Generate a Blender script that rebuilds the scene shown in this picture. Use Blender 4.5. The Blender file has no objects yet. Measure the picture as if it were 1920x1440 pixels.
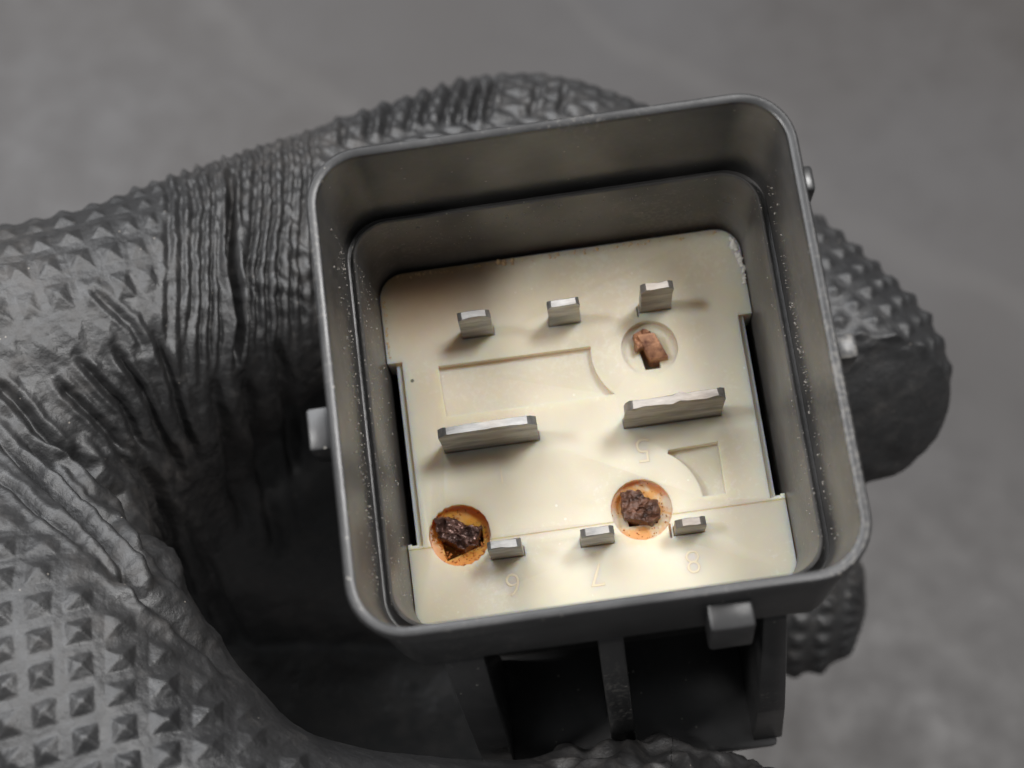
import bpy, bmesh, math, random
import numpy as np
from mathutils import Matrix, Vector

# ------------------------------------------------------------------ camera, light, exposure
MM = 0.001
FPX = 2900.0                       # focal length in photo pixels (1920 wide)
_a, _b, _c = -0.267383541, -0.0192636702, 0.139520197
R_RC = np.array(Matrix.Rotation(_c, 3, 'Z') @ Matrix.Rotation(_b, 3, 'Y') @ Matrix.Rotation(_a, 3, 'X'))   # relay -> camera
T_RC = np.array([3.85305934, 1.7555687, -90.0750645])                                                      # mm
TILT = math.radians(25)            # camera looks 25 degrees off straight down
W_CW = np.array([[1, 0, 0], [0, math.cos(TILT), -math.sin(TILT)], [0, math.sin(TILT), math.cos(TILT)]])     # camera -> world
CAM_H = 192.0                      # camera height over the table, mm
EYE = np.array([0.0, 0.0, CAM_H])

def relay_matrix():
    rot = W_CW @ R_RC
    loc = (W_CW @ T_RC + EYE) * MM
    m = Matrix(rot.tolist()).to_4x4()
    m.translation = Vector(loc.tolist())
    return m
M_RW = relay_matrix()
EYE_R = -R_RC.T @ T_RC             # eye in relay coordinates (mm)

def un(px, py, z):
    """point on the relay-frame plane z that the photo shows at a pixel: used to measure shapes, in mm"""
    d = R_RC.T @ np.array([(px - 960) / FPX, -(py - 720) / FPX, -1.0])
    return EYE_R + (z - EYE_R[2]) / d[2] * d

scene = bpy.context.scene
cam = bpy.data.cameras.new('camera')
cam_ob = bpy.data.objects.new('camera', cam)
scene.collection.objects.link(cam_ob)
scene.camera = cam_ob
cm = Matrix(W_CW.tolist()).to_4x4()
cm.translation = Vector((EYE * MM).tolist())
cam_ob.matrix_world = cm
cam.sensor_width = 36
cam.lens = 36 * FPX / 1920
cam.clip_start = 0.005
cam.clip_end = 20
cam.dof.use_dof = True
cam.dof.focus_distance = 0.1015
cam.dof.aperture_fstop = 32

world = bpy.data.worlds.new('World')
scene.world = world
world.use_nodes = True
bgn = world.node_tree.nodes['Background']
bgn.inputs[0].default_value = (0.93, 0.97, 1.0, 1)
bgn.inputs[1].default_value = 0.12

def area(name, d, dist, sx, sy, watts, col):
    """window-like soft lamp seen from the relay in direction d (relay frame)"""
    l = bpy.data.lights.new(name, 'AREA')
    l.shape = 'RECTANGLE'; l.size = sx; l.size_y = sy; l.energy = watts; l.color = col
    o = bpy.data.objects.new(name, l)
    scene.collection.objects.link(o)
    dw = (M_RW.to_3x3() @ Vector(d)).normalized()
    tgt = M_RW @ Vector((0, 0, -0.012))
    o.location = tgt + dw * dist
    o.rotation_euler = (-dw).to_track_quat('-Z', 'Y').to_euler()
    return o
area('window_light_right', (0.42, 0.31, 1.0), 0.75, 0.17, 0.15, 3.7, (1.0, 0.985, 0.97))
area('window_light_left', (-0.60, 0.09, 1.0), 0.95, 0.12, 0.12, 3.0, (1.0, 0.985, 0.97))
area('ceiling_light', (-0.42, 0.85, 1.0), 1.1, 0.8, 0.6, 9.5, (0.96, 0.975, 1.0))

scene.view_settings.view_transform = 'Standard'
scene.view_settings.look = 'None'
scene.view_settings.exposure = 0.0
scene.view_settings.gamma = 1.0
scene.view_settings.use_curve_mapping = False
scene.render.engine = 'CYCLES'
scene.cycles.max_bounces = 8
scene.cycles.use_denoising = True

rng = random.Random(7)
nrng = np.random.default_rng(11)
COL = scene.collection

# ------------------------------------------------------------------ helpers
def noise3(P, seed=0):
    """smooth value noise in [-1,1]"""
    P = np.asarray(P, float)
    i = np.floor(P).astype(np.int64); f = P - i
    f = f * f * (3 - 2 * f)
    def h(ix, iy, iz):
        n = (ix * 374761393 + iy * 668265263 + iz * 2147483647 + seed * 974634777) & 0xffffffff
        n = ((n ^ (n >> 13)) * 1274126177) & 0xffffffff
        n = n ^ (n >> 16)
        return (n & 0xffff) / 32767.5 - 1.0
    x, y, z = i[..., 0], i[..., 1], i[..., 2]
    fx, fy, fz = f[..., 0], f[..., 1], f[..., 2]
    def L(a, b, t): return a + (b - a) * t
    c = [[[h(x + a, y + b, z + d) for d in (0, 1)] for b in (0, 1)] for a in (0, 1)]
    return L(L(L(c[0][0][0], c[1][0][0], fx), L(c[0][1][0], c[1][1][0], fx), fy),
             L(L(c[0][0][1], c[1][0][1], fx), L(c[0][1][1], c[1][1][1], fx), fy), fz)

def fbm(P, seed=0, n=3):
    v = 0; a = 1.0; t = 0
    for k in range(n):
        v = v + a * noise3(np.asarray(P) * 2 ** k, seed + k * 17); t += a; a *= 0.5
    return v / t

def new_obj(name, me, mat=None, parent=None, world=False):
    o = bpy.data.objects.new(name, me)
    COL.objects.link(o)
    if parent is not None:
        o.parent = parent
    elif not world:
        o.matrix_world = M_RW
    if mat is not None and not me.materials:
        me.materials.append(mat)
    return o

def mesh_from(name, verts, faces, smooth=True):
    me = bpy.data.meshes.new(name)
    me.from_pydata((np.asarray(verts, float) * MM).tolist(), [], [list(map(int, f)) for f in faces])
    me.update()
    if smooth:
        me.polygons.foreach_set('use_smooth', [True] * len(me.polygons))
    return me

def recalc(me):
    bm = bmesh.new(); bm.from_mesh(me)
    bmesh.ops.recalc_face_normals(bm, faces=bm.faces)
    bm.to_mesh(me); bm.free(); me.update()
    return me

def rrect(hx, hy, r, n=8, r4=None):
    """rounded rectangle, ccw from the right side"""
    rs = r4 or (r, r, r, r)      # TR, TL, BL, BR
    pts = []
    for (sx, sy, a0), rr in zip(((1, 1, 0), (-1, 1, 90), (-1, -1, 180), (1, -1, 270)), rs):
        for k in range(n + 1):
            a = math.radians(a0 + 90 * k / n)
            pts.append((sx * (hx - rr) + rr * math.cos(a), sy * (hy - rr) + rr * math.sin(a)))
    return pts

def loft(loops, close_first=False, close_last=False):
    n = len(loops[0]); V = []; F = []
    for l in loops: V += l
    for k in range(len(loops) - 1):
        for i in range(n):
            j = (i + 1) % n
            F.append((k * n + i, k * n + j, (k + 1) * n + j, (k + 1) * n + i))
    if close_first: F.append(tuple(reversed(range(n))))
    if close_last: F.append(tuple(range((len(loops) - 1) * n, len(loops) * n)))
    return V, F

def smooth_by_angle(me, deg=35):
    bm = bmesh.new(); bm.from_mesh(me)
    bmesh.ops.recalc_face_normals(bm, faces=bm.faces)
    for f in bm.faces: f.smooth = True
    for e in bm.edges:
        e.smooth = not (len(e.link_faces) == 2 and e.calc_face_angle(0) > math.radians(deg))
    bm.to_mesh(me); bm.free(); me.update()
    return me

def bevelled_box(name, lo, hi, bev, segs=2, shift=None):
    """box from lo to hi in mm, edges rounded; shift(v) may skew the corners"""
    bm = bmesh.new()
    bmesh.ops.create_cube(bm, size=1)
    lo = Vector(lo); hi = Vector(hi)
    for v in bm.verts:
        c = Vector((lo[i] + (v.co[i] + 0.5) * (hi[i] - lo[i]) for i in range(3)))
        if shift: c = Vector(shift(c))
        v.co = c * MM
    if bev:
        bmesh.ops.bevel(bm, geom=list(bm.edges), offset=bev * MM, segments=segs, affect='EDGES', profile=0.5)
    me = bpy.data.meshes.new(name)
    bm.to_mesh(me); bm.free()
    return smooth_by_angle(me)

def empty(name, m=None):
    o = bpy.data.objects.new(name, None)
    COL.objects.link(o)
    o.empty_display_size = 0.01
    if m is not None: o.matrix_world = m
    return o

# ------------------------------------------------------------------ materials
class NT:
    def __init__(self, name):
        self.mat = bpy.data.materials.new(name)
        self.mat.use_nodes = True
        self.t = self.mat.node_tree
        self.b = self.t.nodes['Principled BSDF']
        self.co = self.t.nodes.new('ShaderNodeTexCoord').outputs['Object']
    def n(self, kind, **kw):
        nd = self.t.nodes.new('ShaderNode' + kind)
        for k, v in kw.items(): setattr(nd, k, v)
        return nd
    def link(self, a, b): self.t.links.new(a, b)
    def noise(self, scale, detail=4, rough=0.55, dist=0.0, co=None):
        nd = self.n('TexNoise')
        nd.inputs['Scale'].default_value = scale; nd.inputs['Detail'].default_value = detail
        nd.inputs['Roughness'].default_value = rough; nd.inputs['Distortion'].default_value = dist
        self.link(co or self.co, nd.inputs['Vector'])
        return nd.outputs['Fac']
    def vor(self, scale, feature='F1', rnd=1.0):
        nd = self.n('TexVoronoi', feature=feature)
        nd.inputs['Scale'].default_value = scale; nd.inputs['Randomness'].default_value = rnd
        self.link(self.co, nd.inputs['Vector'])
        return nd
    def ramp(self, fac, stops):
        nd = self.n('ValToRGB')
        e = nd.color_ramp.elements
        while len(e) < len(stops): e.new(0.5)
        for el, (p, c) in zip(e, stops):
            el.position = p
            el.color = c if hasattr(c, '__len__') and len(c) == 4 else ((*c, 1) if hasattr(c, '__len__') else (c, c, c, 1))
        self.link(fac, nd.inputs[0])
        return nd.outputs[0]
    def mix(self, fac, a, b, mode='MIX'):
        nd = self.n('MixRGB', blend_type=mode)
        for s, v in zip(nd.inputs, (fac, a, b)):
            if isinstance(v, bpy.types.NodeSocket): self.link(v, s)
            elif hasattr(v, '__len__'): s.default_value = (*v[:3], 1)
            else: s.default_value = v
        return nd.outputs[0]
    def math(self, op, a, b=0.0, clamp=False):
        nd = self.n('Math', operation=op, use_clamp=clamp)
        for s, v in zip(nd.inputs, (a, b)):
            if isinstance(v, bpy.types.NodeSocket): self.link(v, s)
            else: s.default_value = v
        return nd.outputs[0]
    def bump(self, height, dist_mm, strength=1.0, normal=None):
        nd = self.n('Bump')
        nd.inputs['Strength'].default_value = strength
        nd.inputs['Distance'].default_value = dist_mm * MM
        self.link(height, nd.inputs['Height'])
        if normal is not None: self.link(normal, nd.inputs['Normal'])
        return nd.outputs['Normal']
    def set(self, **kw):
        for k, v in kw.items():
            s = self.b.inputs[k.replace('_', ' ')]
            if isinstance(v, bpy.types.NodeSocket): self.link(v, s)
            elif hasattr(v, '__len__') and len(v) == 3 and s.type == 'RGBA': s.default_value = (*v, 1)
            else: s.default_value = v
    def specks(self, scale, size, keep):
        """small separate specks: voronoi dots, only the share `keep` of the cells"""
        v = self.vor(scale)
        wn = self.n('TexWhiteNoise', noise_dimensions='3D')
        self.link(v.outputs['Position'], wn.inputs['Vector'])
        dot = self.math('LESS_THAN', v.outputs['Distance'], size)
        pick = self.math('LESS_THAN', wn.outputs['Value'], keep)
        return self.math('MULTIPLY', dot, pick)

def mat_housing():
    m = NT('dark_grey_housing_plastic')
    n1 = m.noise(180, 5, 0.6); n2 = m.noise(1400, 4, 0.6)
    base = m.ramp(n1, [(0.35, (0.032, 0.032, 0.0325)), (0.7, (0.060, 0.059, 0.060))])
    dust = m.specks(1900, 0.15, 0.07)
    dust2 = m.ramp(m.math('MULTIPLY', m.noise(90, 3), m.noise(3000, 2)), [(0.30, 0.0), (0.40, 1.0)])
    c = m.mix(m.math('MULTIPLY', dust2, 0.35), base, (0.30, 0.28, 0.25))
    c = m.mix(m.math('MULTIPLY', dust, 0.7), c, (0.5, 0.47, 0.42))
    # film of dust that has settled inside the shroud
    sp = m.n('SeparateXYZ'); m.link(m.co, sp.inputs[0])
    ax = m.math('MAXIMUM', m.math('ABSOLUTE', sp.outputs[0]), m.math('ABSOLUTE', sp.outputs[1]))
    ins = m.math('MULTIPLY', m.math('LESS_THAN', ax, 14.33 * MM), m.math('LESS_THAN', sp.outputs[2], -0.3 * MM))
    film = m.math('MULTIPLY', ins, m.ramp(m.noise(240, 5, 0.65), [(0.30, 0.18), (0.72, 0.62)]))
    c = m.mix(film, c, (0.185, 0.175, 0.165))
    r = m.ramp(n1, [(0.3, 0.27), (0.75, 0.44)])
    m.set(Base_Color=c, Roughness=r, Specular_IOR_Level=0.65,
          Normal=m.bump(n2, 0.02, 0.6, m.bump(m.noise(260, 3), 0.05, 0.5)))
    return m.mat

def mat_cream():
    m = NT('cream_base_plastic')
    n1 = m.noise(110, 4, 0.6); n2 = m.noise(2200, 3, 0.6)
    base = m.ramp(n1, [(0.3, (0.71, 0.638, 0.49)), (0.7, (0.77, 0.71, 0.575))])
    sc = m.specks(1100, 0.10, 0.14)
    dk = m.specks(420, 0.055, 0.10)
    c = m.mix(m.math('MULTIPLY', sc, 0.6), base, (0.9, 0.87, 0.8))
    c = m.mix(m.math('MULTIPLY', dk, 0.85), c, (0.06, 0.045, 0.03))
    scuff = m.ramp(m.math('MULTIPLY', m.noise(130, 3), m.noise(2600, 3, 0.7)), [(0.30, 0.0), (0.38, 0.30)])
    c = m.mix(scuff, c, (0.88, 0.85, 0.77))
    c = m.mix(m.ramp(m.noise(75, 3, 0.5), [(0.52, 0.0), (0.72, 0.28)]), c, (0.60, 0.44, 0.26))
    # rust that has crept into the plastic round the two corroded sockets, and a browner old edge at the top
    sep = m.n('SeparateXYZ'); m.link(m.co, sep.inputs[0])
    def halo(cx, cy, r0, r1):
        dx = m.math('SUBTRACT', sep.outputs[0], cx * MM); dy = m.math('SUBTRACT', sep.outputs[1], cy * MM)
        d = m.math('SQRT', m.math('ADD', m.math('MULTIPLY', dx, dx), m.math('MULTIPLY', dy, dy)))
        d = m.math('ADD', d, m.math('MULTIPLY', m.math('SUBTRACT', m.noise(900, 3), 0.5), 0.9 * MM))
        mr = m.n('MapRange'); m.link(d, mr.inputs[0])
        mr.inputs[1].default_value = r0 * MM; mr.inputs[2].default_value = r1 * MM
        mr.inputs[3].default_value = 1; mr.inputs[4].default_value = 0
        return mr.outputs[0]
    corner_shade = m.math('MULTIPLY', halo(-9.5, 13.5, 2.5, 8.0), m.ramp(m.noise(140, 3), [(0.2, 0.65), (0.7, 0.90)]))  # brown wall shade of the upper-left corner, painted into the base colour
    c = m.mix(corner_shade, c, (0.45, 0.26, 0.13))
    deep = m.math('LESS_THAN', sep.outputs[2], -17.35 * MM)
    for (cx, cy, a, s) in ((-9.28, -6.59, 1.0, 1.0), (3.16, -6.56, 0.8, 0.0)):
        c = m.mix(m.math('MULTIPLY', halo(cx, cy, 1.7, 2.9), 0.30 * a), c, (0.72, 0.42, 0.14))
        inr = m.math('MULTIPLY', deep, m.ramp(m.noise(620, 4, 0.6, 0.4), [(0.34, 0.75), (0.46, 1.0)] if s else [(0.42, 0.12), (0.56, 1.0)]))
        c = m.mix(m.math('MULTIPLY', inr, m.math('MULTIPLY', halo(cx, cy, 2.05, 2.45), 1.0 * a)), c, (0.80, 0.30, 0.03))
    c = m.mix(m.math('MULTIPLY', halo(5.43, 4.62, 1.0, 2.2), 0.25), c, (0.55, 0.40, 0.2))
    br = m.n('MapRange'); m.link(m.math('ADD', sep.outputs[1], m.math('MULTIPLY', m.math('SUBTRACT', m.noise(700, 4), 0.5), 1.4 * MM)), br.inputs[0])
    br.inputs[1].default_value = 11.9 * MM; br.inputs[2].default_value = 12.9 * MM
    c = m.mix(m.math('MULTIPLY', br.outputs[0], 0.5), c, (0.45, 0.24, 0.09))
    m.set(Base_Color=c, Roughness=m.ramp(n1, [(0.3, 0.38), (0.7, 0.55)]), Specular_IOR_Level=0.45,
          Subsurface_Weight=0.85, Subsurface_Radius=(1.0, 0.62, 0.2), Subsurface_Scale=2.0 * MM,
          Normal=m.bump(n2, 0.015, 0.5, m.bump(m.noise(420, 3), 0.03, 0.5)))
    return m.mat

def mat_metal(name, col, rough, warm=0.0, scratch=900):
    m = NT(name)
    mp = m.n('Mapping'); mp.inputs['Scale'].default_value = (0.35, 1, 1.6)
    m.link(m.co, mp.inputs['Vector'])
    n1 = m.noise(scratch, 5, 0.65, co=mp.outputs[0]); n2 = m.noise(260, 3)
    dark = tuple(x * 0.55 for x in col)
    c = m.ramp(n1, [(0.33, dark), (0.62, col)])
    c = m.mix(m.ramp(n2, [(0.5, 0.0), (0.75, 0.5)]), c, (col[0] * 0.75, col[1] * 0.62, col[2] * 0.50))
    m.set(Base_Color=c, Metallic=0.85, Roughness=m.ramp(n1, [(0.3, rough + 0.15), (0.7, rough)]),
          Normal=m.bump(n1, 0.05, 0.8))
    return m.mat

def mat_rust(name, c0, c1, metallic, rough):
    m = NT(name)
    n1 = m.noise(1300, 5, 0.65); n2 = m.noise(3000, 3)
    c = m.ramp(n1, [(0.33, c0), (0.66, c1)])
    m.set(Base_Color=c, Metallic=metallic, Roughness=rough, Specular_IOR_Level=0.6, Normal=m.bump(n2, 0.05, 1.0))
    return m.mat

def mat_glove():
    m = NT('black_rubber_glove')
    n1 = m.noise(60, 4, 0.6); n2 = m.noise(2600, 4, 0.65); n3 = m.noise(700, 3, 0.6)
    base = m.ramp(n1, [(0.32, (0.021, 0.021, 0.022)), (0.70, (0.040, 0.0385, 0.038))])
    grime = m.ramp(m.math('MULTIPLY', n1, n3), [(0.26, 0.0), (0.42, 1.0)])
    c = m.mix(m.math('MULTIPLY', grime, 0.45), base, (0.105, 0.094, 0.086))
    sp = m.specks(2200, 0.13, 0.03)
    c = m.mix(m.math('MULTIPLY', sp, 0.8), c, (0.42, 0.37, 0.32))
    m.set(Base_Color=c, Roughness=m.ramp(n3, [(0.3, 0.43), (0.7, 0.58)]), Specular_IOR_Level=0.95,
          Normal=m.bump(n2, 0.07, 0.9, m.bump(n3, 0.09, 0.7)))
    return m.mat

def mat_table():
    m = NT('dull_dark_table_surface')
    n1 = m.noise(9, 3, 0.5); n2 = m.noise(160, 4, 0.6); n3 = m.noise(900, 3)
    c = m.ramp(n1, [(0.35, (0.066, 0.058, 0.053)), (0.65, (0.096, 0.092, 0.093))])
    c = m.mix(0.08, c, m.ramp(n2, [(0.35, (0.055, 0.051, 0.049)), (0.7, (0.12, 0.116, 0.115))]))
    wv = m.n('TexWave', wave_type='BANDS', bands_direction='DIAGONAL')
    wv.inputs['Scale'].default_value = 9; wv.inputs['Distortion'].default_value = 6; wv.inputs['Detail'].default_value = 3
    m.link(m.co, wv.inputs['Vector'])
    c = m.mix(m.ramp(wv.outputs['Fac'], [(0.95, 0.0), (1.0, 0.22)]), c, (0.135, 0.128, 0.122))
    c = m.mix(m.specks(160, 0.10, 0.02), c, (0.55, 0.53, 0.5))
    m.set(Base_Color=c, Roughness=m.ramp(n2, [(0.3, 0.42), (0.7, 0.6)]), Specular_IOR_Level=0.5,
          Normal=m.bump(n3, 0.1, 0.3))
    return m.mat

M_HOUSING = mat_housing()
M_CREAM = mat_cream()
M_TIN = mat_metal('tin_plated_metal', (0.49, 0.48, 0.465), 0.40)
M_TIN_W = mat_metal('worn_tin_plated_metal', (0.44, 0.405, 0.37), 0.42, scratch=600)
M_RUST = mat_rust('dark_rust', (0.030, 0.013, 0.008), (0.19, 0.085, 0.050), 0.15, 0.5)
M_RUST2 = mat_rust('burnt_rust_with_bright_grains', (0.035, 0.017, 0.013), (0.24, 0.135, 0.11), 0.5, 0.32)
M_COPPER = mat_rust('tarnished_copper', (0.13, 0.045, 0.025), (0.50, 0.25, 0.13), 0.3, 0.55)
M_GLOVE = mat_glove()
M_TABLE = mat_table()
def simple(name, c, r):
    m = NT(name); m.set(Base_Color=c, Roughness=r); return m.mat
M_RUSTC = mat_rust('orange_rust', (0.25, 0.07, 0.012), (0.62, 0.24, 0.04), 0.0, 0.75)
M_CREAM_EMB = simple('cream_plastic_emboss', (0.76, 0.655, 0.465), 0.45)
M_DUST = simple('pale_dust', (0.40, 0.37, 0.33), 0.9)
M_CRUST = simple('white_crust', (0.80, 0.77, 0.70), 0.6)

# ------------------------------------------------------------------ setting: the table
def build_table():
    s = 450; n = 30
    V = []; F = []
    for j in range(n + 1):
        for i in range(n + 1):
            V.append((-s + 2 * s * i / n, -s + 2 * s * j / n, 0.0))
    V = np.array(V)
    V[:, 2] += 0.4 * fbm(V / 60.0, 3)
    for j in range(n):
        for i in range(n):
            a = j * (n + 1) + i
            F.append((a, a + 1, a + n + 2, a + n + 1))
    o = new_obj('table_top', mesh_from('table_top', V, F), M_TABLE, world=True)
    o['kind'] = 'structure'
    o['label'] = 'dull dark grey table surface out of focus behind the hand'
build_table()

# ------------------------------------------------------------------ the relay
relay = empty('electrical_relay', M_RW)
relay['label'] = 'open square relay socket with cream base, metal blades and three corroded holes'
relay['category'] = 'relay'

TH = 0.58                           # blade thickness
ZP = -17.0                          # level of the cream base

def build_housing():
    prof = [  # (half side, corner radius, z)
        (13.3, 2.3, -27.6), (13.7, 2.7, -27.2), (13.75, 2.7, -11.9), (14.3, 2.9, -11.6), (14.32, 2.9, -5.6), (14.36, 3.0, -5.2), (14.5, 3.2, -4.9), (14.62, 3.3, -4.6),
        (14.82, 3.4, -1.2), (14.98, 3.5, -1.0), (15.0, 3.5, -0.35), (14.93, 3.45, -0.1), (14.82, 3.35, 0.0), (14.50, 3.1, 0.0),
        (14.36, 2.95, -0.08), (14.31, 2.9, -0.28), (14.02, 2.7, -8.4), (13.99, 2.7, -9.7), (13.5, 2.4, -9.8)]
    loops = []
    for h, r, z in prof:
        loops.append([(x, y, z) for x, y in rrect(h, h, r, 10)])
    V, F = loft(loops, close_first=True)
    V = np.array(V)
    # slightly wavy moulded walls
    w = np.stack([V[:, 0] / 9, V[:, 1] / 9, V[:, 2] / 9], 1)
    V[:, :2] *= (1 + 0.002 * noise3(w, 5))[:, None]
    # on the thumb side the skirt leans outwards
    out = np.array([False] * len(V)); out[5 * 44:12 * 44] = True
    k = np.clip((14.6 - np.abs(V[:, 0])) / 3.5, 0, 1); k = k * k * (3 - 2 * k)
    lean = np.where(out & (V[:, 1] < -8), np.clip((-V[:, 2] - 0.35) / 4.5, 0, 1) * 1.55 * k, 0)
    V[:, 1] -= lean
    me = smooth_by_angle(mesh_from('housing', V, F), 40)
    h = new_obj('housing', me, M_HOUSING, relay)
    # inner sleeve that stands round the base, a dark gap between it and the shroud
    pr = [(13.56, 2.45, -10.2), (13.54, 2.45, -8.85), (13.50, 2.42, -8.74), (13.40, 2.38, -8.70), (13.33, 2.34, -8.76), (13.28, 2.30, -8.95),
          (12.94, 2.0, -16.9), (12.92, 2.0, -27.0)]
    V, F = loft([[(x, y, z) for x, y in rrect(hh, hh, r, 10)] for hh, r, z in pr])
    me = smooth_by_angle(mesh_from('inner_sleeve', V, F), 50)
    new_obj('inner_sleeve', me, M_HOUSING, relay)
    # locking tabs on the outer walls
    def tab(lo, hi, sh=None):
        new_obj('locking_tab', bevelled_box('locking_tab', lo, hi, 0.22, 2, sh), M_HOUSING, h)
    tab((-16.35, -3.35, -4.4), (-14.6, -0.75, -0.9))
    tab((14.6, -2.3, -4.4), (16.2, -0.75, -0.9))
    tab((14.6, 8.6, -4.4), (15.75, 10.3, -1.6))
    tab((5.15, -16.75, -5.2), (7.75, -14.6, -1.7), lambda c: (c[0], c[1] - (0.75 if (c[1] < -15.5 and c[2] < -3) else 0), c[2]))
    # ribs flaring out below the shroud on the thumb side
    def rib(x0, x1, x0b, x1b):
        y0, y1 = -14.4, -22.4
        zt, zb = -4.7, -27.0
        pts = [(zt, -14.35), (zt, -14.5), (-6.5, -16.1), (-13.0, -18.5), (-20.0, -20.8), (zb, -22.4), (zb, -14.35)]
        V = []; F = []
        n = len(pts)
        for side in (0, 1):
            for z, y in pts:
                t = (z - zt) / (zb - zt)
                x = (x0 + (x0b - x0) * t) if side == 0 else (x1 + (x1b - x1) * t)
                V.append((x, y, z))
        F = [tuple(range(n)), tuple(range(2 * n - 1, n - 1, -1))] + [(i, (i + 1) % n, n + (i + 1) % n, n + i) for i in range(n)]
        me = recalc(mesh_from('rib', V, F, False))
        bm = bmesh.new(); bm.from_mesh(me)
        bmesh.ops.bevel(bm, geom=list(bm.edges), offset=0.14 * MM, segments=2, affect='EDGES', profile=0.5)
        bm.to_mesh(me); bm.free()
        new_obj('rib', smooth_by_angle(me, 40), M_HOUSING, h)
    rib(-10.5, -8.0, -9.8, -7.9)
    rib(-1.2, 0.35, -0.95, 0.75)
    rib(8.7, 10.1, 9.0, 11.1)
    # foot plate that the ribs run down to
    new_obj('foot_plate', bevelled_box('foot_plate', (-9.6, -22.9, -29.0), (10.7, -13.0, -26.9), 0.3, 2), M_HOUSING, h)
    return h
housing = build_housing()

def poly_prism(pts, z0, z1, name='cutter'):
    n = len(pts)
    V = [(x, y, z0) for x, y in pts] + [(x, y, z1) for x, y in pts]
    F = [tuple(range(n - 1, -1, -1)), tuple(range(n, 2 * n))] + [(i, (i + 1) % n, n + (i + 1) % n, n + i) for i in range(n)]
    return recalc(mesh_from(name, V, F, False))

def arc(cx, cy, r, a0, a1, n=12):
    return [(cx + r * math.cos(math.radians(a0 + (a1 - a0) * k / n)), cy + r * math.sin(math.radians(a0 + (a1 - a0) * k / n))) for k in range(n + 1)]

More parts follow.
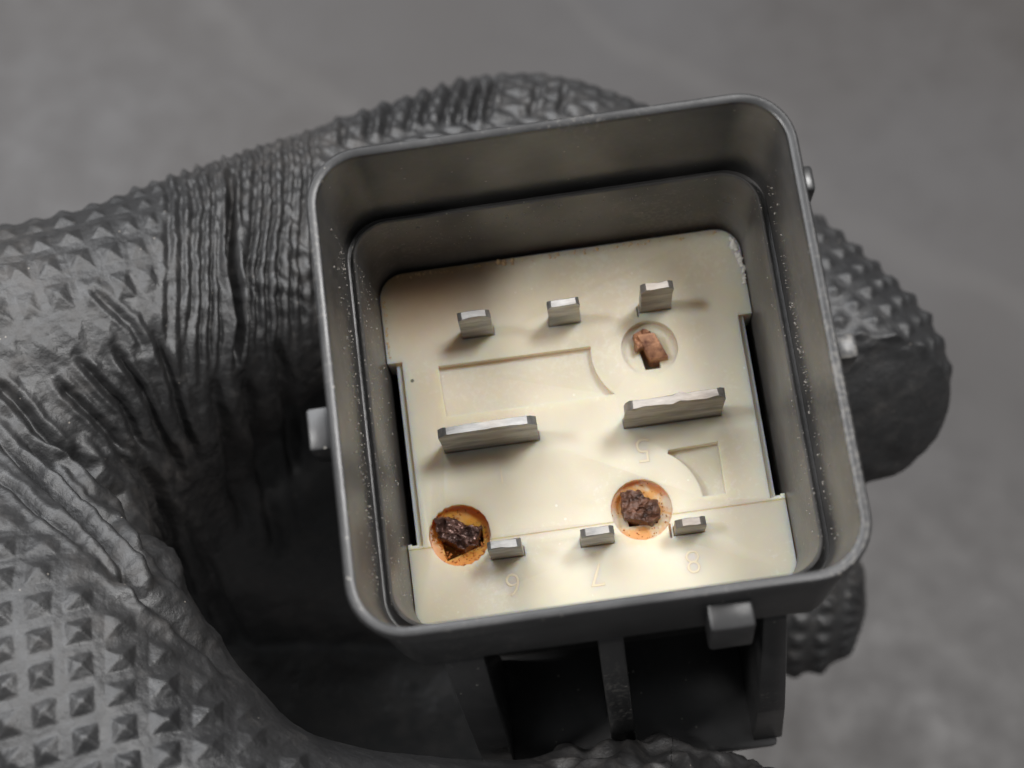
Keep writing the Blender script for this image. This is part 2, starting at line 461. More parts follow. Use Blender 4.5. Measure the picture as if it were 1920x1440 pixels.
C1, C2, C3 = (5.43, 4.62), (-9.28, -6.59), (3.16, -6.56)
def build_plate():
    top = rrect(12.86, 12.6, 1.8, 8, (1.8, 1.8, 0.5, 0.5))
    # split by hand: outline with the two side notches
    def side(s):
        return [(s * 12.86, 6.1), (s * 12.28, 6.1), (s * 12.28, -6.8), (s * 12.86, -6.8)]
    tr = [p for p in top if p[0] > 0 and p[1] > 0]; tl = [p for p in top if p[0] < 0 and p[1] > 0]
    bl = [p for p in top if p[0] < 0 and p[1] < 0]; br = [p for p in top if p[0] > 0 and p[1] < 0]
    outline = tr + tl + side(-1) + bl + br + list(reversed(side(1)))
    me = poly_prism(outline, ZP - 3.0, ZP, 'base_plate')
    base = bpy.data.objects.new('base_tmp', me); COL.objects.link(base)
    cutters = []
    def cut(me_):
        o = bpy.data.objects.new('cutter', me_); COL.objects.link(o); cutters.append(o)
        md = base.modifiers.new('b', 'BOOLEAN'); md.operation = 'DIFFERENCE'; md.solver = 'EXACT'; md.object = o
    up = ZP + 1
    cut(poly_prism([(-13.5, -7.15), (-13.5, -14), (13.5, -14), (13.5, -7.15)], ZP - 0.10, up))
    cut(poly_prism([(-11.82, 6.1), (-12.6, 6.1), (-12.6, -7.0), (-11.82, -7.0)], ZP - 0.55, up))
    cut(poly_prism([(12.6, 6.1), (11.86, 6.1), (11.86, -7.0), (12.6, -7.0)], ZP - 0.55, up))
    a = [p for p in arc(C1[0], C1[1], 4.1, 170, 226, 12)]
    cut(poly_prism([(-9.35, 5.45)] + [(-9.2, 1.75)] + [(p[0], p[1]) for p in reversed(a)], ZP - 0.7, up))
    a = arc(C3[0], C3[1], 4.25, 57, 4, 12)
    cut(poly_prism(a + [(8.98, -6.27), (9.03, -2.62), (5.6, -2.75)], ZP - 0.95, up))
    for i, (cx, cy) in enumerate((C1, C2, C3)):
        cut(poly_prism([(cx + (x - cx) * (1 + (0.0, 0.035, 0.015)[i] * math.sin(5 * k_ + i) * math.sin(1.7 * k_)), cy + (y - cy) * (1 + (0.0, 0.035, 0.015)[i] * math.cos(3 * k_)))
                        for k_, (x, y) in enumerate(arc(cx, cy, (1.98, 2.1, 2.08)[i], 0, 360, 48)[:-1])], ZP - (0.7, 1.0, 0.85)[i], up))
    # terminal holes in the socket floors
    cut(poly_prism([(4.95, 3.25), (6.05, 3.25), (6.05, 5.5), (4.6, 5.5)], ZP - 2.6, ZP - 0.2))
    cut(poly_prism([(-10.9, -5.3), (-7.75, -6.05), (-7.75, -7.3), (-10.4, -8.1)], ZP - 2.7, ZP - 0.2))
    cut(poly_prism([(1.9, -5.9), (4.2, -6.2), (4.2, -7.5), (2.2, -7.5)], ZP - 2.6, ZP - 0.2))
    # seating slots round the blades
    for (x0, x1, y0, th) in ((-7.38, -5.17, 7.17, TH), (-1.25, 0.92, 7.18, TH), (5.16, 7.32, 7.24, TH), (-9.6, -3.05, -0.8, 0.62), (2.86, 9.53, -0.84, 0.66),
                             (-7.35, -5.1, -8.55, TH), (-1.22, 0.99, -8.54, TH), (5.1, 7.1, -8.62, TH)):
        g = 0.055
        cut(poly_prism([(x0 - g, y0 - g), (x1 + g, y0 - g), (x1 + g, y0 + th + g), (x0 - g, y0 + th + g)], ZP - 2.2, up))
    # narrow slots beside two blades
    cut(poly_prism([(4.93, 6.95), (5.05, 6.95), (5.05, 7.75), (4.93, 7.75)], ZP - 0.8, up))
    cut(poly_prism([(4.78, -8.75), (4.95, -8.75), (4.95, -7.75), (4.78, -7.75)], ZP - 0.8, up))
    dg = bpy.context.evaluated_depsgraph_get()
    me2 = bpy.data.meshes.new_from_object(base.evaluated_get(dg))
    for o in cutters + [base]: bpy.data.objects.remove(o)
    me2.name = 'base_plate'
    bm = bmesh.new(); bm.from_mesh(me2)
    bmesh.ops.remove_doubles(bm, verts=bm.verts, dist=1e-6)
    bmesh.ops.dissolve_limit(bm, angle_limit=math.radians(1), verts=bm.verts, edges=bm.edges)
    sharp = [e for e in bm.edges if len(e.link_faces) == 2 and e.calc_face_angle(0) > math.radians(40) and all(v.co.z > (ZP - 1.2) * MM for v in e.verts)]
    try:
        bmesh.ops.bevel(bm, geom=sharp, offset=0.07 * MM, segments=2, affect='EDGES', profile=0.5, clamp_overlap=True)
    except Exception as ex:
        print('bevel', ex)
    bm.to_mesh(me2); bm.free()
    me2.materials.clear()
    smooth_by_angle(me2, 35)
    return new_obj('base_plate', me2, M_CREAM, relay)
plate = build_plate()

# embossed pin numbers, moulded upside down to the camera
def digit(ch, cx, cy, size, z):
    cu = bpy.data.curves.new('digit', 'FONT')
    cu.body = ch; cu.size = size * MM; cu.align_x = 'CENTER'; cu.align_y = 'CENTER'
    cu.extrude = 0.002 * MM; cu.bevel_depth = 0.032 * MM; cu.bevel_resolution = 1; cu.offset = -0.06 * MM
    t = bpy.data.objects.new('t', cu); COL.objects.link(t)
    dg = bpy.context.evaluated_depsgraph_get()
    me = bpy.data.meshes.new_from_object(t.evaluated_get(dg))
    bpy.data.objects.remove(t)
    for v in me.vertices:
        v.co = Vector((-v.co.x + cx * MM, -v.co.y + cy * MM, v.co.z + z * MM))
    me.materials.clear()
    new_obj('embossed_digit', me, M_CREAM_EMB, plate)
digit('5', 3.87, -2.45, 2.5, ZP + 0.0)
digit('6', -6.15, -10.35, 2.3, ZP - 0.11)
digit('7', -0.45, -10.45, 2.3, ZP - 0.11)
digit('8', 6.05, -10.45, 2.3, ZP - 0.11)
digit('1', -5.95, -2.75, 2.0, ZP - 0.03)

# blades
def blade(x0, x1, yf, h, th, mat, ch, worn=0.0, z0=ZP, seed=1):
    w = x1 - x0; cx = (x0 + x1) / 2; cy = yf + th / 2
    nx = max(6, int(w / 0.3))
    levels = [(-1.6, 0, 0), (0, 0, 0), (h * 0.35, 0, 0), (h * 0.7, 0, 0), (h - ch, 0, 0), (h - ch * 0.25, ch * 0.6, th * 0.03), (h, ch * 0.95, th * 0.10)]
    loops = []
    for dz, ix, iy in levels:
        hx = w / 2 - ix; hy = th / 2 - iy
        L = [(-hx + 2 * hx * k / nx, -hy) for k in range(nx + 1)] + [(hx - 2 * hx * k / nx, hy) for k in range(nx + 1)]
        loops.append([(cx + x, cy + y, z0 + dz) for x, y in L])
    V, F = loft(loops, True, True)
    V = np.array(V)
    amp = 0.02 + worn
    nz = V[:, 2] > z0 + 0.2
    V[nz] += (amp * np.stack([noise3(V * 1.7, seed + k) for k in range(3)], 1))[nz]
    me = smooth_by_angle(mesh_from('terminal_blade', V, F), 28)
    return new_obj('terminal_blade', me, mat, relay)
blade(-7.38, -5.17, 7.17, 4.25, TH, M_TIN, 0.30, 0.035, seed=2)
blade(-1.25, 0.92, 7.18, 4.1, TH, M_TIN, 0.28, 0.035, seed=9)
blade(5.16, 7.32, 7.24, 4.6, TH, M_TIN_W, 0.36, 0.05, seed=21)
blade(-9.6, -3.05, -0.8, 4.95, 0.62, M_TIN, 0.62, 0.03, seed=31)
blade(2.86, 9.53, -0.84, 5.2, 0.66, M_TIN_W, 0.55, 0.085, seed=41)
blade(-7.35, -5.1, -8.55, 3.95, TH, M_TIN, 0.32, 0.06, seed=51)
blade(-1.22, 0.99, -8.54, 3.75, TH, M_TIN, 0.35, 0.04, seed=61)
blade(5.1, 7.1, -8.62, 2.9, TH, M_TIN_W, 0.42, 0.04, seed=71)

# corroded stubs in the round sockets
def lump(name, outline, z0, z1, amp, freq, mat, seed, tilt=(0, 0)):
    n = 84; rings = 22
    pts = []
    per = []
    P = outline + [outline[0]]
    d = [0]
    for a, b in zip(P, P[1:]): d.append(d[-1] + math.dist(a, b))
    for k in range(n):
        s = d[-1] * k / n
        i = max(j for j in range(len(d) - 1) if d[j] <= s + 1e-9)
        t = (s - d[i]) / (d[i + 1] - d[i])
        pts.append((P[i][0] + (P[i + 1][0] - P[i][0]) * t, P[i][1] + (P[i + 1][1] - P[i][1]) * t))
    cx = sum(p[0] for p in pts) / n; cy = sum(p[1] for p in pts) / n
    loops = [[(x, y, z0) for x, y in pts], [(x, y, z0 + (z1 - z0) * 0.5) for x, y in pts], [(x, y, z0 + (z1 - z0) * 0.85) for x, y in pts]]
    for k in range(1, rings):
        f = 1 - k / rings
        loops.append([(cx + (x - cx) * f, cy + (y - cy) * f, z1 + tilt[0] * (x - cx) * f + tilt[1] * (y - cy) * f) for x, y in pts])
    V, F = loft(loops, False, True)
    V = np.array(V)
    D = np.stack([fbm(V * freq, seed + 3 * k, 4) for k in range(3)], 1)
    D[:, 2] = 1.1 - 2.6 * np.abs(fbm(V * freq * 0.8, seed + 31, 3)) - 0.4
    V = V + amp * D
    me = smooth_by_angle(mesh_from(name, V, F), 25)
    o = new_obj(name, me, mat, relay)
    return o
def up(px, py, z=ZP - 0.4):
    q = un(px, py, z); return (q[0], q[1])
o = lump('corroded_stub', [up(*p) for p in ((815, 972), (850, 968), (868, 985), (902, 990), (897, 1020), (872, 1036), (845, 1020), (822, 1010))], ZP - 2.4, ZP - 0.25, 0.30, 2.4, M_RUST2, 5)
o['label'] = 'dark burnt stub with bright grains in the left rusty hole'
o = lump('corroded_stub', [up(*p) for p in ((1166, 922), (1195, 921), (1208, 933), (1233, 940), (1238, 972), (1222, 986), (1200, 978), (1170, 976), (1166, 950))], ZP - 2.4, ZP + 0.1, 0.30, 1.9, M_RUST, 15)
o['label'] = 'crumbly brown rust stub in the right rusty hole'
o = lump('corroded_stub', [up(*p) for p in ((1187, 632), (1205, 622), (1222, 628), (1214, 652), (1192, 660))], ZP - 2.0, ZP + 0.25, 0.2, 2.4, M_COPPER, 25)
o['label'] = 'broken copper stub in the upper round hole'
me = bevelled_box('bent_copper_strip', (4.75, 3.75, ZP - 1.6), (6.0, 5.55, ZP + 0.55), 0.12, 2,
                  lambda c: (c[0] + (5.3 - c[1]) * 0.42, c[1], c[2] - (0.0 if c[1] > 4.5 else 0.55)))
for v in me.vertices:
    v.co += Vector((0.05 * MM * float(noise3(np.array(v.co) / MM * 1.9, 3)), 0.05 * MM * float(noise3(np.array(v.co) / MM * 1.9, 7)), 0))
new_obj('bent_copper_strip', me, M_COPPER, relay)

# crust, crumbs and dust: many tiny grains, joined
def grains(name, places, mat, parent, seed, squash=0.7):
    g = np.random.default_rng(seed)
    ico = bmesh.new(); bmesh.ops.create_icosphere(ico, subdivisions=1, radius=1)
    bv = np.array([v.co[:] for v in ico.verts]); bf = [[v.index for v in f.verts] for f in ico.faces]; ico.free()
    V = []; F = []
    for (p, r) in places:
        s = bv * (r * g.uniform(0.6, 1.3, 3)) * np.array([1, 1, squash])
        s = s * (1 + 0.35 * g.uniform(-1, 1, (len(bv), 1)))
        base = len(V) * 0 + sum(len(x) for x in V)
        V.append(s + np.array(p)); F += [[i + base for i in f] for f in bf]
    me = mesh_from(name, np.concatenate(V), F, True)
    o = new_obj(name, me, mat, parent)
    o['kind'] = 'stuff'
    return o
pl = []
for k in range(60):
    t = rng.random()
    a = (1372 + 22 * min(1, t * 1.6) + 4 * max(0, t - .6), 447 + 85 * t)
    q = un(a[0] + rng.uniform(-4, 3), a[1] + rng.uniform(-3, 3), ZP)
    pl.append(((q[0], q[1], ZP + 0.02), rng.uniform(0.05, 0.24) * (1.1 - 0.6 * t)))
grains('white_crust', pl, M_CRUST, plate, 3)
pl = []
M_CRUMB = simple('tan_crumbs', (0.66, 0.44, 0.23), 0.7)
for k in range(90):
    x = rng.uniform(-11.5, 11.5); y = 12.45 - abs(rng.gauss(0, 0.18))
    pl.append(((x, y, ZP + 0.02), rng.uniform(0.03, 0.10)))
for k in range(7):
    q = un(rng.uniform(930, 962), rng.uniform(485, 496), ZP); pl.append(((q[0], q[1], ZP + 0.03), rng.uniform(0.10, 0.20)))
for k in range(40):
    pl.append(((-12.7 + abs(rng.gauss(0, 0.1)), rng.uniform(6.3, 11), ZP + 0.02), rng.uniform(0.03, 0.08)))
grains('tan_crumbs', pl, M_CRUMB, plate, 5)
for (cx, cy), n, rr, dz in ((C2, 150, 2.05, 1.0), (C3, 70, 2.0, 0.85)):      # rust crumbs lying in the two sockets
    pl = []
    for k in range(n):
        a = rng.uniform(0, 6.283) if rng.random() < 0.4 else rng.gauss(-1.3 if cx < 0 else -0.6, 0.8)
        r = rr * math.sqrt(rng.uniform(0.25, 1.0))
        pl.append(((cx + r * math.cos(a), cy + r * math.sin(a), ZP - dz + 0.02 + (0.5 * rng.random() if r > rr * 0.94 else 0)), rng.uniform(0.02, 0.10) * (1.0 if cx < 0 else 0.7)))
    grains('rust_crumbs', pl, M_RUSTC, plate, int(cx * 10) + 500)
pl = []
for k in range(1500):               # dust caught on the inner walls and in the gap
    u = rng.random()
    if u < 0.45:                    # left wall and gap
        y = rng.uniform(-12, 12); z = -8.5 + rng.gauss(0, 2.2); z = min(z, -1.0); x = -(14.19 + 0.022 * z) if z > -8.4 else -(13.30 + 0.043 * (z + 8.95))
        if -8.9 < z < -8.4: x = -13.42
    elif u < 0.75:
        y = rng.uniform(-12, 12); z = -8.6 + rng.gauss(0, 1.2); x = (14.19 + 0.022 * z) if z > -8.4 else (13.30 + 0.043 * (z + 8.95))
        if -8.9 < z < -8.4: x = 13.42
    elif u < 0.88:                  # sleeve inside, left
        y = rng.uniform(-12, 11); z = rng.uniform(-16.8, -9); x = -(13.27 + 0.043 * (z + 8.95))
    else:
        x = rng.uniform(-11.5, 11.5); z = rng.uniform(-14, -9.2); y = 13.27 + 0.043 * (z + 8.95)
    pl.append(((x, y, z), rng.choice((0.02, 0.025, 0.03, 0.035, 0.045, 0.065))))
grains('dust_grains', pl, M_DUST, housing, 9, 1.0)

# ------------------------------------------------------------------ the gloved hand
SEG_LIMBS = {}
def catmull(P, n):
    P = np.asarray(P, float); out = []
    Q = np.vstack([2 * P[0] - P[1], P, 2 * P[-1] - P[-2]])
    for i in range(1, len(Q) - 2):
        for k in range(n):
            t = k / n
            a, b, c, d = Q[i - 1], Q[i], Q[i + 1], Q[i + 2]
            out.append(0.5 * ((2 * b) + (-a + c) * t + (2 * a - 5 * b + 4 * c - d) * t * t + (-a + 3 * b - 3 * c + d) * t ** 3))
    out.append(P[-1])
    return np.array(out)
def limb(pts, n=4):
    L = []
    for px, py, z, r in pts:
        q = un(px, py, z); L.append((q[0], q[1], q[2], r))
    return catmull(L, n)
LIMBS = {
    'index': limb([(-900, 900, -32, 14), (-300, 762, -25, 11.6), (150, 670, -24, 10.6), (470, 535, -29, 10.0), (760, 425, -35, 10.0), (985, 372, -39, 10.5),
                   (1200, 440, -39.5, 9.8), (1400, 565, -38.5, 9.2), (1555, 692, -37, 8.7), (1585, 722, -36.5, 8.4)]),
    'thumb': limb([(-1000, 1150, -34, 16), (-400, 1090, -23, 13.5), (20, 1200, -17, 11.2), (200, 1430, -15, 10.2), (470, 1655, -16, 9.9), (930, 1705, -20, 9.5),
                   (1230, 1655, -22.5, 9.3), (1360, 1652, -23, 8.4)]),
    'web': limb([(-700, 1000, -36, 17), (-150, 900, -30, 14), (130, 880, -32, 10), (330, 900, -42, 9), (520, 980, -50, 8.5)]),
    'middle': limb([(-900, 1150, -52, 15), (-100, 1050, -54, 12), (500, 1000, -56, 10.5), (1000, 1040, -57, 9.4), (1340, 1095, -55, 8.0), (1480, 1122, -54, 6.9)]),
    'ring': limb([(-900, 1400, -58, 15), (-200, 1360, -60, 12.5), (450, 1345, -64, 11), (950, 1310, -66, 10), (1250, 1270, -61, 8)]),
    'palm': limb([(-900, 1000, -48, 18), (-100, 900, -48, 15), (400, 830, -50, 12), (800, 780, -52, 10)]),
    'wrist': limb([(-2300, 1200, -46, 24), (-1500, 1130, -42, 23), (-800, 1050, -40, 19)]),
}
def smin(a, b, k):
    h = np.maximum(k - np.abs(a - b), 0) / k
    return np.minimum(a, b) - h * h * k * 0.25
def limb_dist(P, L):
    best = None
    for i in range(len(L) - 1):
        a, b = L[i, :3].astype(P.dtype), L[i + 1, :3].astype(P.dtype); ab = b - a
        pa = P - a
        t = np.clip((pa @ ab) / (ab @ ab), 0, 1)
        pa -= t[:, None] * ab
        d = np.sqrt(np.einsum('ij,ij->i', pa, pa)) - (np.float32(L[i, 3]) + t * np.float32(L[i + 1, 3] - L[i, 3]))
        best = d if best is None else np.minimum(best, d)
    return best
ORDER = [('index', None), ('wrist', 9.0), ('web', 9.0), ('thumb', 7.0), ('palm', 3.0), ('middle', 2.0), ('ring', 2.0)]
def sdf(P):
    P = P.astype(np.float32)
    d = None
    for nme, k in ORDER:
        e = limb_dist(P, LIMBS[nme])
        d = e if d is None else smin(d, e, k)
    return d

def surface_nets(lo, hi, h):
    nx, ny, nz = [int(math.ceil((b - a) / h)) + 1 for a, b in zip(lo, hi)]
    xs = lo[0] + h * np.arange(nx, dtype=np.float32); ys = lo[1] + h * np.arange(ny, dtype=np.float32); zs = lo[2] + h * np.arange(nz, dtype=np.float32)
    D = np.empty((nx, ny, nz), np.float32)
    # coarse pass to skip empty blocks
    B = 8
    for i0 in range(0, nx, B):
        i1 = min(i0 + B, nx)
        cy, cz = np.arange(0, ny, B), np.arange(0, nz, B)
        X, Y, Z = np.meshgrid(xs[[(i0 + i1 - 1) // 2]], lo[1] + h * (cy + B / 2), lo[2] + h * (cz + B / 2), indexing='ij')
        dc = sdf(np.stack([X.ravel(), Y.ravel(), Z.ravel()], 1)).reshape(len(cy), len(cz))
        up = np.repeat(np.repeat(dc, B, 0), B, 1)[:ny, :nz]
        D[i0:i1] = up[None]
        near = np.abs(up) < B * h * 0.95 + h * 2
        jj, kk = np.nonzero(near)
        if len(jj):
            for i in range(i0, i1):
                P = np.stack([np.full(len(jj), xs[i]), ys[jj], zs[kk]], 1)
                D[i, jj, kk] = sdf(P)
    S = D < 0
    c = [S[a:nx - 1 + a, b:ny - 1 + b, d:nz - 1 + d] for a in (0, 1) for b in (0, 1) for d in (0, 1)]
    cnt = sum(x.astype(np.int8) for x in c)
    act = (cnt > 0) & (cnt < 8)
    idx = -np.ones(act.shape, np.int64); I = np.argwhere(act); idx[act] = np.arange(len(I))
    acc = np.zeros((len(I), 3)); w = np.zeros(len(I))
    corners = [(a, b, d) for a in (0, 1) for b in (0, 1) for d in (0, 1)]
    for p in corners:
        for ax in range(3):
            if p[ax]: continue
            q = list(p); q[ax] = 1
            da = D[I[:, 0] + p[0], I[:, 1] + p[1], I[:, 2] + p[2]]; db = D[I[:, 0] + q[0], I[:, 1] + q[1], I[:, 2] + q[2]]
            m = (da < 0) != (db < 0)
            t = np.where(m, da / np.where(m, da - db, 1), 0)
            pos = np.array(p, float)[None] + np.eye(3)[ax][None] * t[:, None]
            acc[m] += pos[m]; w[m] += 1
    V = (I + acc / w[:, None]) * h + np.array(lo)
    F = []
    for ax in range(3):
        u, v = (ax + 1) % 3, (ax + 2) % 3
        sl0 = [slice(None)] * 3; sl1 = [slice(None)] * 3
        sl0[ax] = slice(0, -1); sl1[ax] = slice(1, None)
        ch = S[tuple(sl0)] != S[tuple(sl1)]
        E = np.argwhere(ch)
        ok = (E[:, u] > 0) & (E[:, v] > 0) & (E[:, u] < S.shape[u] - 1) & (E[:, v] < S.shape[v] - 1)
        E = E[ok]
        inside = S[tuple(E.T)]
        def at(du, dv):
            Q = E.copy(); Q[:, u] += du; Q[:, v] += dv
            return idx[tuple(Q.T)]
        quad = np.stack([at(-1, -1), at(0, -1), at(0, 0), at(-1, 0)], 1)
        quad[~inside] = quad[~inside][:, ::-1]
        F.append(quad)
    return V, np.concatenate(F)

def subdivide(V, F, sel):
    """split the selected quads in four, leave the others"""
    Fs = F[sel]
    ed = np.sort(np.concatenate([Fs[:, [0, 1]], Fs[:, [1, 2]], Fs[:, [2, 3]], Fs[:, [3, 0]]]), 1)
    key = ed[:, 0] * (len(V) + 1) + ed[:, 1]
    uq, first, inv = np.unique(key, return_index=True, return_inverse=True)
    ue = ed[first]
    n0 = len(V); n1 = n0 + len(ue)
    V2 = np.concatenate([V, (V[ue[:, 0]] + V[ue[:, 1]]) / 2, V[Fs].mean(1)])
    m = len(Fs)
    e = [n0 + inv[k * m:(k + 1) * m] for k in range(4)]
    cidx = n1 + np.arange(m)
    new = [np.stack([Fs[:, k], e[k], cidx, e[(k + 3) % 4]], 1) for k in range(4)]
    return V2, np.concatenate([F[~sel]] + new)

def to_px(P):
    Q = P @ R_RC.T + T_RC
    return np.stack([960 + FPX * Q[:, 0] / -Q[:, 2], 720 - FPX * Q[:, 1] / -Q[:, 2]], 1)

def sstep(a, b, x):
    t = np.clip((x - a) / (b - a), 0, 1); return t * t * (3 - 2 * t)

def studs(u, v, pitch, half, seed):
    cu, cv = np.round(u / pitch), np.round(v / pitch)
    fu, fv = u / pitch - cu, v / pitch - cv
    j = noise3(np.stack([cu * 7.31 + 0.37, cv * 5.17 + 0.21, np.full_like(cu, 0.5)], 1), seed)
    hgt = np.clip(1 - np.maximum(np.abs(fu), np.abs(fv)) / half, 0, 1)
    return np.minimum(hgt, 0.84) * (1 + 0.35 * j)

def crease(xy, pl, w):
    """distance field of a fold line, narrowing at its ends"""
    pl = np.asarray(pl, float)
    best = np.full(len(xy), 1e9); tt = np.zeros(len(xy)); n = len(pl) - 1
    for i in range(n):
        a, b = pl[i], pl[i + 1]; ab = b - a
        t = np.clip(((xy - a) @ ab) / (ab @ ab), 0, 1)
        d = np.hypot(*(xy - a - t[:, None] * ab).T)
        m = d < best; best = np.where(m, d, best); tt = np.where(m, (i + t) / n, tt)
    env = np.clip(np.minimum(tt, 1 - tt) * 6 + 0.12, 0, 1)
    g = np.exp(-(best / w) ** 2)
    side = np.exp(-((best - 2.1 * w) / (1.1 * w)) ** 2)
    return (-g + 0.38 * side) * env

def smooth_verts(V, F, n, lam=0.6):
    """Laplacian smoothing of the first three columns"""
    a = np.concatenate([F[:, 0], F[:, 1], F[:, 2], F[:, 3]]); b = np.concatenate([F[:, 1], F[:, 2], F[:, 3], F[:, 0]])
    cnt = np.maximum(np.bincount(a, minlength=len(V)), 1)
    for _ in range(n):
        avg = np.stack([np.bincount(a, V[b, k], len(V)) for k in range(3)], 1)
        back = np.stack([np.bincount(b, V[a, k], len(V)) for k in range(3)], 1)
        c2 = np.maximum(cnt + np.bincount(b, minlength=len(V)), 1)
        V[:, :3] += lam * ((avg + back) / c2[:, None] - V[:, :3])
    return V

def vert_normals(V, F):
    n = np.cross(V[F[:, 2], :3] - V[F[:, 0], :3], V[F[:, 3], :3] - V[F[:, 1], :3])
    N = np.zeros((len(V), 3))
    for k in range(4):
        for c in range(3): N[:, c] += np.bincount(F[:, k], n[:, c], len(V))
    return N / np.maximum(np.linalg.norm(N, axis=1), 1e-12)[:, None]

def tube_chart(P, p0, p1, R):
    """unrolled coordinates (along, around) about a straight axis, mm"""
    a, b = un(*p0), un(*p1)
    T = (b - a) / np.linalg.norm(b - a)
    Z = EYE_R - (a + b) / 2; up = Z - T * (T @ Z); up /= np.linalg.norm(up); sd = np.cross(up, T)
    r = P - a
    return r @ T, np.arctan2(r @ sd, r @ up) * R

def build_glove():
    V, F = surface_nets((-128, -60, -84), (34, 40, 4), 0.9)
    A = np.stack([limb_dist(V.astype(np.float32), LIMBS[k]) for k in ('index', 'thumb', 'web', 'middle')], 1).astype(float)
    V = np.concatenate([V, A], 1)
    V = smooth_verts(V, F, 4)
    def pick(V, F, box, lim):
        c = V[F, :3].mean(1); px = to_px(c)
        nr = np.cross(V[F[:, 2], :3] - V[F[:, 0], :3], V[F[:, 3], :3] - V[F[:, 1], :3])
        vd = EYE_R - c
        cosv = (vd * nr).sum(1) / np.maximum(np.linalg.norm(nr, axis=1) * np.linalg.norm(vd, axis=1), 1e-12)
        return (px[:, 0] > box[0]) & (px[:, 0] < box[2]) & (px[:, 1] > box[1]) & (px[:, 1] < box[3]) & (cosv > lim)
    for box, lim in (((-300, -200, 2200, 1800), -0.6), ((-120, -80, 2000, 1540), -0.35), ((-60, 90, 1260, 1500), -0.12)):
        V, F = subdivide(V, F, pick(V, F, box, lim))
        V = smooth_verts(V, F, 2, 0.5)
    Nall = vert_normals(V, F)
    pxall = to_px(V[:, :3])
    vis = (pxall[:, 0] > -250) & (pxall[:, 0] < 2100) & (pxall[:, 1] > -150) & (pxall[:, 1] < 1700)
    ids = np.nonzero(vis)[0]
    P = V[ids, :3]; N = Nall[ids]; px = pxall[ids]; D = dict(zip(('index', 'thumb', 'web', 'middle'), V[ids, 3:].T))
    X, Y = px[:, 0], px[:, 1]
    near = sstep(1690, 1600, Y) * sstep(-240, -120, X)                    # relief is built where the photo shows the glove
    vd = EYE_R - P
    cosv = (vd * N).sum(1) / np.linalg.norm(vd, axis=1)
    front = sstep(-0.30, 0.10, cosv)
    low = np.stack([noise3(P / 5.0, 40), noise3(P / 5.0, 41)], 1)
    mid = np.stack([noise3(P / 1.7, 42), noise3(P / 1.7, 43)], 1)
    disp = np.zeros(len(P))
    PITCH = 2.2
    onidx = sstep(1.6, 0.5, D['index'])
    # root of the index finger, up to where the glove gathers beside the relay
    u, v = tube_chart(P, (-300, 762, -25), (500, 530, -29), 10.4)
    tube_u0 = np.median(u[(np.abs(X - 330) < 12) & (onidx > 0.5)])
    gather = sstep(285, 400, X + 0.25 * (Y - 500)) * sstep(640, 590, X) * sstep(900, 760, Y)
    rootz = onidx * sstep(640, 560, X) * (1 - 0.45 * gather)
    messy = sstep(560, 740, Y + 0.15 * X)                                 # studs break up towards the web
    uu = u + 0.055 * np.maximum(u - tube_u0 + 5, 0) ** 2 + 0.12 * v + 0.25 * low[:, 0] + messy * (0.7 * low[:, 1] + 0.3 * mid[:, 0]); vv = v + 0.25 * low[:, 1] + messy * (0.7 * low[:, 0] + 0.3 * mid[:, 1])
    disp += 0.40 * (0.85 + 0.3 * low[:, 0]) * studs(uu + 0.12 * mid[:, 0], vv + 0.12 * mid[:, 1], PITCH, 0.36, 1) * rootz * (1 - 0.45 * messy)
    # beads along the gathered ridges
    disp += 0.09 * gather * onidx * sstep(640, 520, Y) * np.sin(2 * np.pi * (v + 0.5 * low[:, 0]) / 1.9 + 2.3 * np.round(u / 1.1))
    # knuckle over the relay
    u, v = tube_chart(P, (470, 535, -29), (985, 372, -39), 10.2)
    kn = onidx * sstep(560, 640, X) * sstep(1300, 1240, X)
    disp += 0.36 * studs(u + 0.35 * v + 0.3 * low[:, 0], v + 0.3 * low[:, 1], 1.9, 0.42, 5) * kn
    # finger tip beyond the relay, with its smooth pad
    u, v = tube_chart(P, (1200, 440, -39.5), (1585, 722, -36.5), 8.8)
    ft = onidx * sstep(1350, 1420, X) * sstep(-0.9, 0.2, D['middle'])
    pe = ((X - 1650 + 10 * low[:, 0]) / 118.0) ** 2 + ((Y - 775 + 10 * low[:, 1]) / 138.0) ** 2
    pad = sstep(1.12, 0.92, pe)
    disp += 0.46 * studs(u + 0.15 * low[:, 0], v + 0.15 * low[:, 1], 2.0, 0.34, 6) * ft * sstep(690, 640, Y - 0.25 * (X - 1650))
    disp += 0.35 * ft * fbm(P / 1.6, 81, 2) * sstep(820, 880, Y)
    # thumb: the regular lattice of the lower left
    onth = sstep(2.2, 0.6, D['thumb']) * near
    edge = sstep(0, 60, (Y - 955) - 0.74 * X)                        # smooth rim along the hollow
    tip = sstep(960, 1090, X)
    a = math.radians(-4)
    uu = P[:, 0] * math.cos(a) - P[:, 1] * math.sin(a) + 0.10 * low[:, 0]; vv = P[:, 0] * math.sin(a) + P[:, 1] * math.cos(a) + 0.10 * low[:, 1] - 0.07 * P[:, 0]
    disp += 0.46 * studs(uu + 0.07 * mid[:, 0], vv + 0.07 * mid[:, 1], PITCH, 0.35, 2) * onth * edge * (1 - tip)
    disp += tip * onth * (1.1 * fbm(P / 2.4, 51, 2) + 1.0 * (0.5 - np.abs(noise3(P / 1.5, 54))) - 0.2)
    # web: a few distorted studs among the folds
    webz = (1 - onidx) * (1 - edge) * sstep(420, 300, X) * near
    disp += 0.22 * studs(uu + 0.9 * low[:, 0], vv + 0.9 * low[:, 1], PITCH, 0.42, 4) * webz
    # middle finger tip
    u, v = tube_chart(P, (1000, 1040, -57), (1480, 1122, -54), 7.5)
    disp += 0.5 * studs(u, v, 2.1, 0.38, 3) * sstep(0.8, 0.1, D['middle']) * sstep(1300, 1380, X)
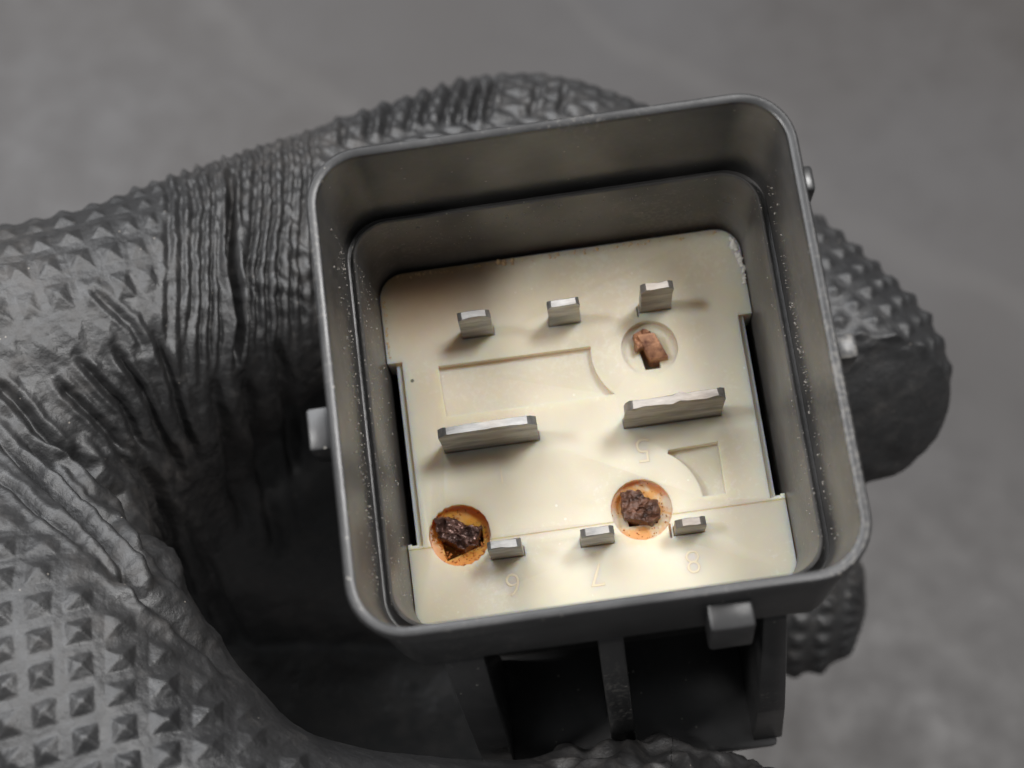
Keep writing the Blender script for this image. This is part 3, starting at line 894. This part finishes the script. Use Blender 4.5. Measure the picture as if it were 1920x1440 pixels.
    # folds
    warp = low * 6 + mid * 3.5 + np.stack([noise3(P / 0.6, 63), noise3(P / 0.6, 64)], 1) * 1.3
    q = px + warp
    folds = [
        ([(52, 825), (82, 860), (125, 902), (160, 940), (200, 975), (237, 1020), (270, 1050), (300, 1090)], 11, 0.95),
        ([(-20, 790), (32, 860), (70, 900), (110, 935), (140, 967), (175, 1005), (200, 1025), (240, 1082), (262, 1120), (300, 1160)], 10, 0.80),
        ([(130, 820), (155, 855), (180, 895), (225, 927), (245, 972), (272, 1022), (305, 1060), (335, 1102), (385, 1165)], 11, 0.85),
        ([(250, 850), (287, 905), (312, 960), (337, 1047), (360, 1110), (400, 1180)], 13, 0.8),
        ([(-20, 700), (30, 748), (68, 797), (120, 840), (170, 880)], 11, 0.75),
        ([(100, 705), (150, 760), (200, 807), (240, 850)], 9, 0.6),
        ([(140, 670), (190, 720), (225, 760), (250, 800), (280, 850)], 9, 0.65),
        ([(165, 535), (210, 580), (247, 613), (270, 660)], 9, 0.35),
        ([(-20, 880), (25, 920), (75, 967), (115, 992), (160, 1030)], 9, 0.55),
        ([(180, 1045), (217, 1080), (275, 1117), (312, 1152), (350, 1187), (395, 1225), (440, 1280)], 12, 0.6),
        ([(290, 620), (318, 690), (330, 740), (350, 800), (375, 880)], 10, 0.7),
        ([(215, 650), (255, 720), (285, 770), (320, 840), (340, 900)], 9, 0.7),
        ([(205, 830), (250, 880), (275, 930), (300, 1000), (330, 1050)], 8, 0.5),
        ([(90, 850), (130, 880), (170, 925), (215, 960), (255, 1010)], 7, 0.35),
        ([(400, 700), (420, 800), (440, 900), (470, 1000)], 16, 0.7),
        ([(455, 690), (480, 800), (505, 920), (520, 1050)], 17, 0.7),
        ([(520, 640), (540, 760), (560, 900)], 15, 0.7),
        ([(340, 960), (375, 1040), (420, 1130), (470, 1220)], 15, 0.5),
        ([(437, 300), (434, 380), (436, 440), (441, 520), (447, 600), (445, 680)], 8, 1.5),
    ]
    for x0, x1, y1, a_, w_ in ((317, 316, 720, .45, 7), (341, 340, 740, .65, 7), (362, 352, 730, .65, 7), (384, 372, 720, .55, 6),
                            (402, 392, 700, .75, 6), (418, 410, 700, .5, 5), (462, 440, 690, .6, 6), (481, 462, 680, .85, 6), (498, 482, 660, .65, 5), (512, 500, 700, .75, 6), (534, 524, 690, .8, 7),
                            (551, 545, 660, .6, 6), (566, 566, 640, .8, 7), (584, 590, 560, .6, 6)):
        top = 470 - 0.42 * x0 - 30
        pts = [(x0 + (x1 - x0) * k / 5 + rng.uniform(-3, 3), top + (y1 - top) * k / 5) for k in range(6)]
        folds.append((pts, w_, 0.40 * a_))
    for x0, y0, x1, y1, a_ in ((655, 225, 640, 270, .5), (700, 205, 690, 262, .5), (735, 190, 722, 255, .6), (775, 175, 760, 250, .45), (812, 165, 790, 240, .55), (850, 150, 828, 240, .6),
                               (905, 150, 885, 235, .7), (930, 150, 912, 230, .5), (880, 150, 858, 238, .5), (1010, 160, 1000, 215, .4), (1060, 165, 1050, 210, .4)):
        folds.append(([(x0, y0), ((x0 + x1) / 2, (y0 + y1) / 2), (x1, y1)], 8, a_))
    for pts, w, amp in folds:
        pts = np.array(pts, float)
        bb = (q[:, 0] > pts[:, 0].min() - 4 * w) & (q[:, 0] < pts[:, 0].max() + 4 * w) & (q[:, 1] > pts[:, 1].min() - 4 * w) & (q[:, 1] < pts[:, 1].max() + 4 * w) & (front > 0)
        disp[bb] += 1.0 * amp * crease(q[bb], pts, 0.82 * w) * front[bb]
    # loose rubber: soft undulation and fine grain
    disp += near * (0.14 * fbm(P / 4.0, 71, 2) + 0.05 * mid[:, 0] + 0.025 * noise3(P / 0.75, 77) + 0.03 * noise3(P / 0.4, 75))
    V[ids, :3] += N * (disp * near)[:, None]
    # the finger tip is bent: its pad is pressed flat and turns down, away from the light
    Q = V[ids, :3]
    n_ = np.array([0.10, -0.74, 0.66]); n_ /= np.linalg.norm(n_)
    p0 = un(1650, 652, -29.3)
    over = ((Q - p0) @ n_) + 0.6 * fbm(Q / 3.5, 91, 3)
    over = np.where((X > 1380) & (D['middle'] > 1.5) & (D['index'] < 2.5), np.maximum(over, 0), 0)
    V[ids, :3] = Q - n_ * (0.68 * over)[:, None]
    me = bpy.data.meshes.new('gloved_hand')
    me.vertices.add(len(V)); me.vertices.foreach_set('co', (V[:, :3] * MM).ravel())
    me.loops.add(F.size); me.loops.foreach_set('vertex_index', F.ravel())
    me.polygons.add(len(F)); me.polygons.foreach_set('loop_start', np.arange(len(F)) * 4)
    me.polygons.foreach_set('loop_total', np.full(len(F), 4))
    me.polygons.foreach_set('use_smooth', np.ones(len(F), bool))
    me.update(calc_edges=True)
    o = new_obj('gloved_hand', me, M_GLOVE)
    o['label'] = 'hand in a black studded rubber glove, finger and thumb pinching the relay'
    o['category'] = 'gloved hand'
    print('glove faces', len(F))
build_glove()
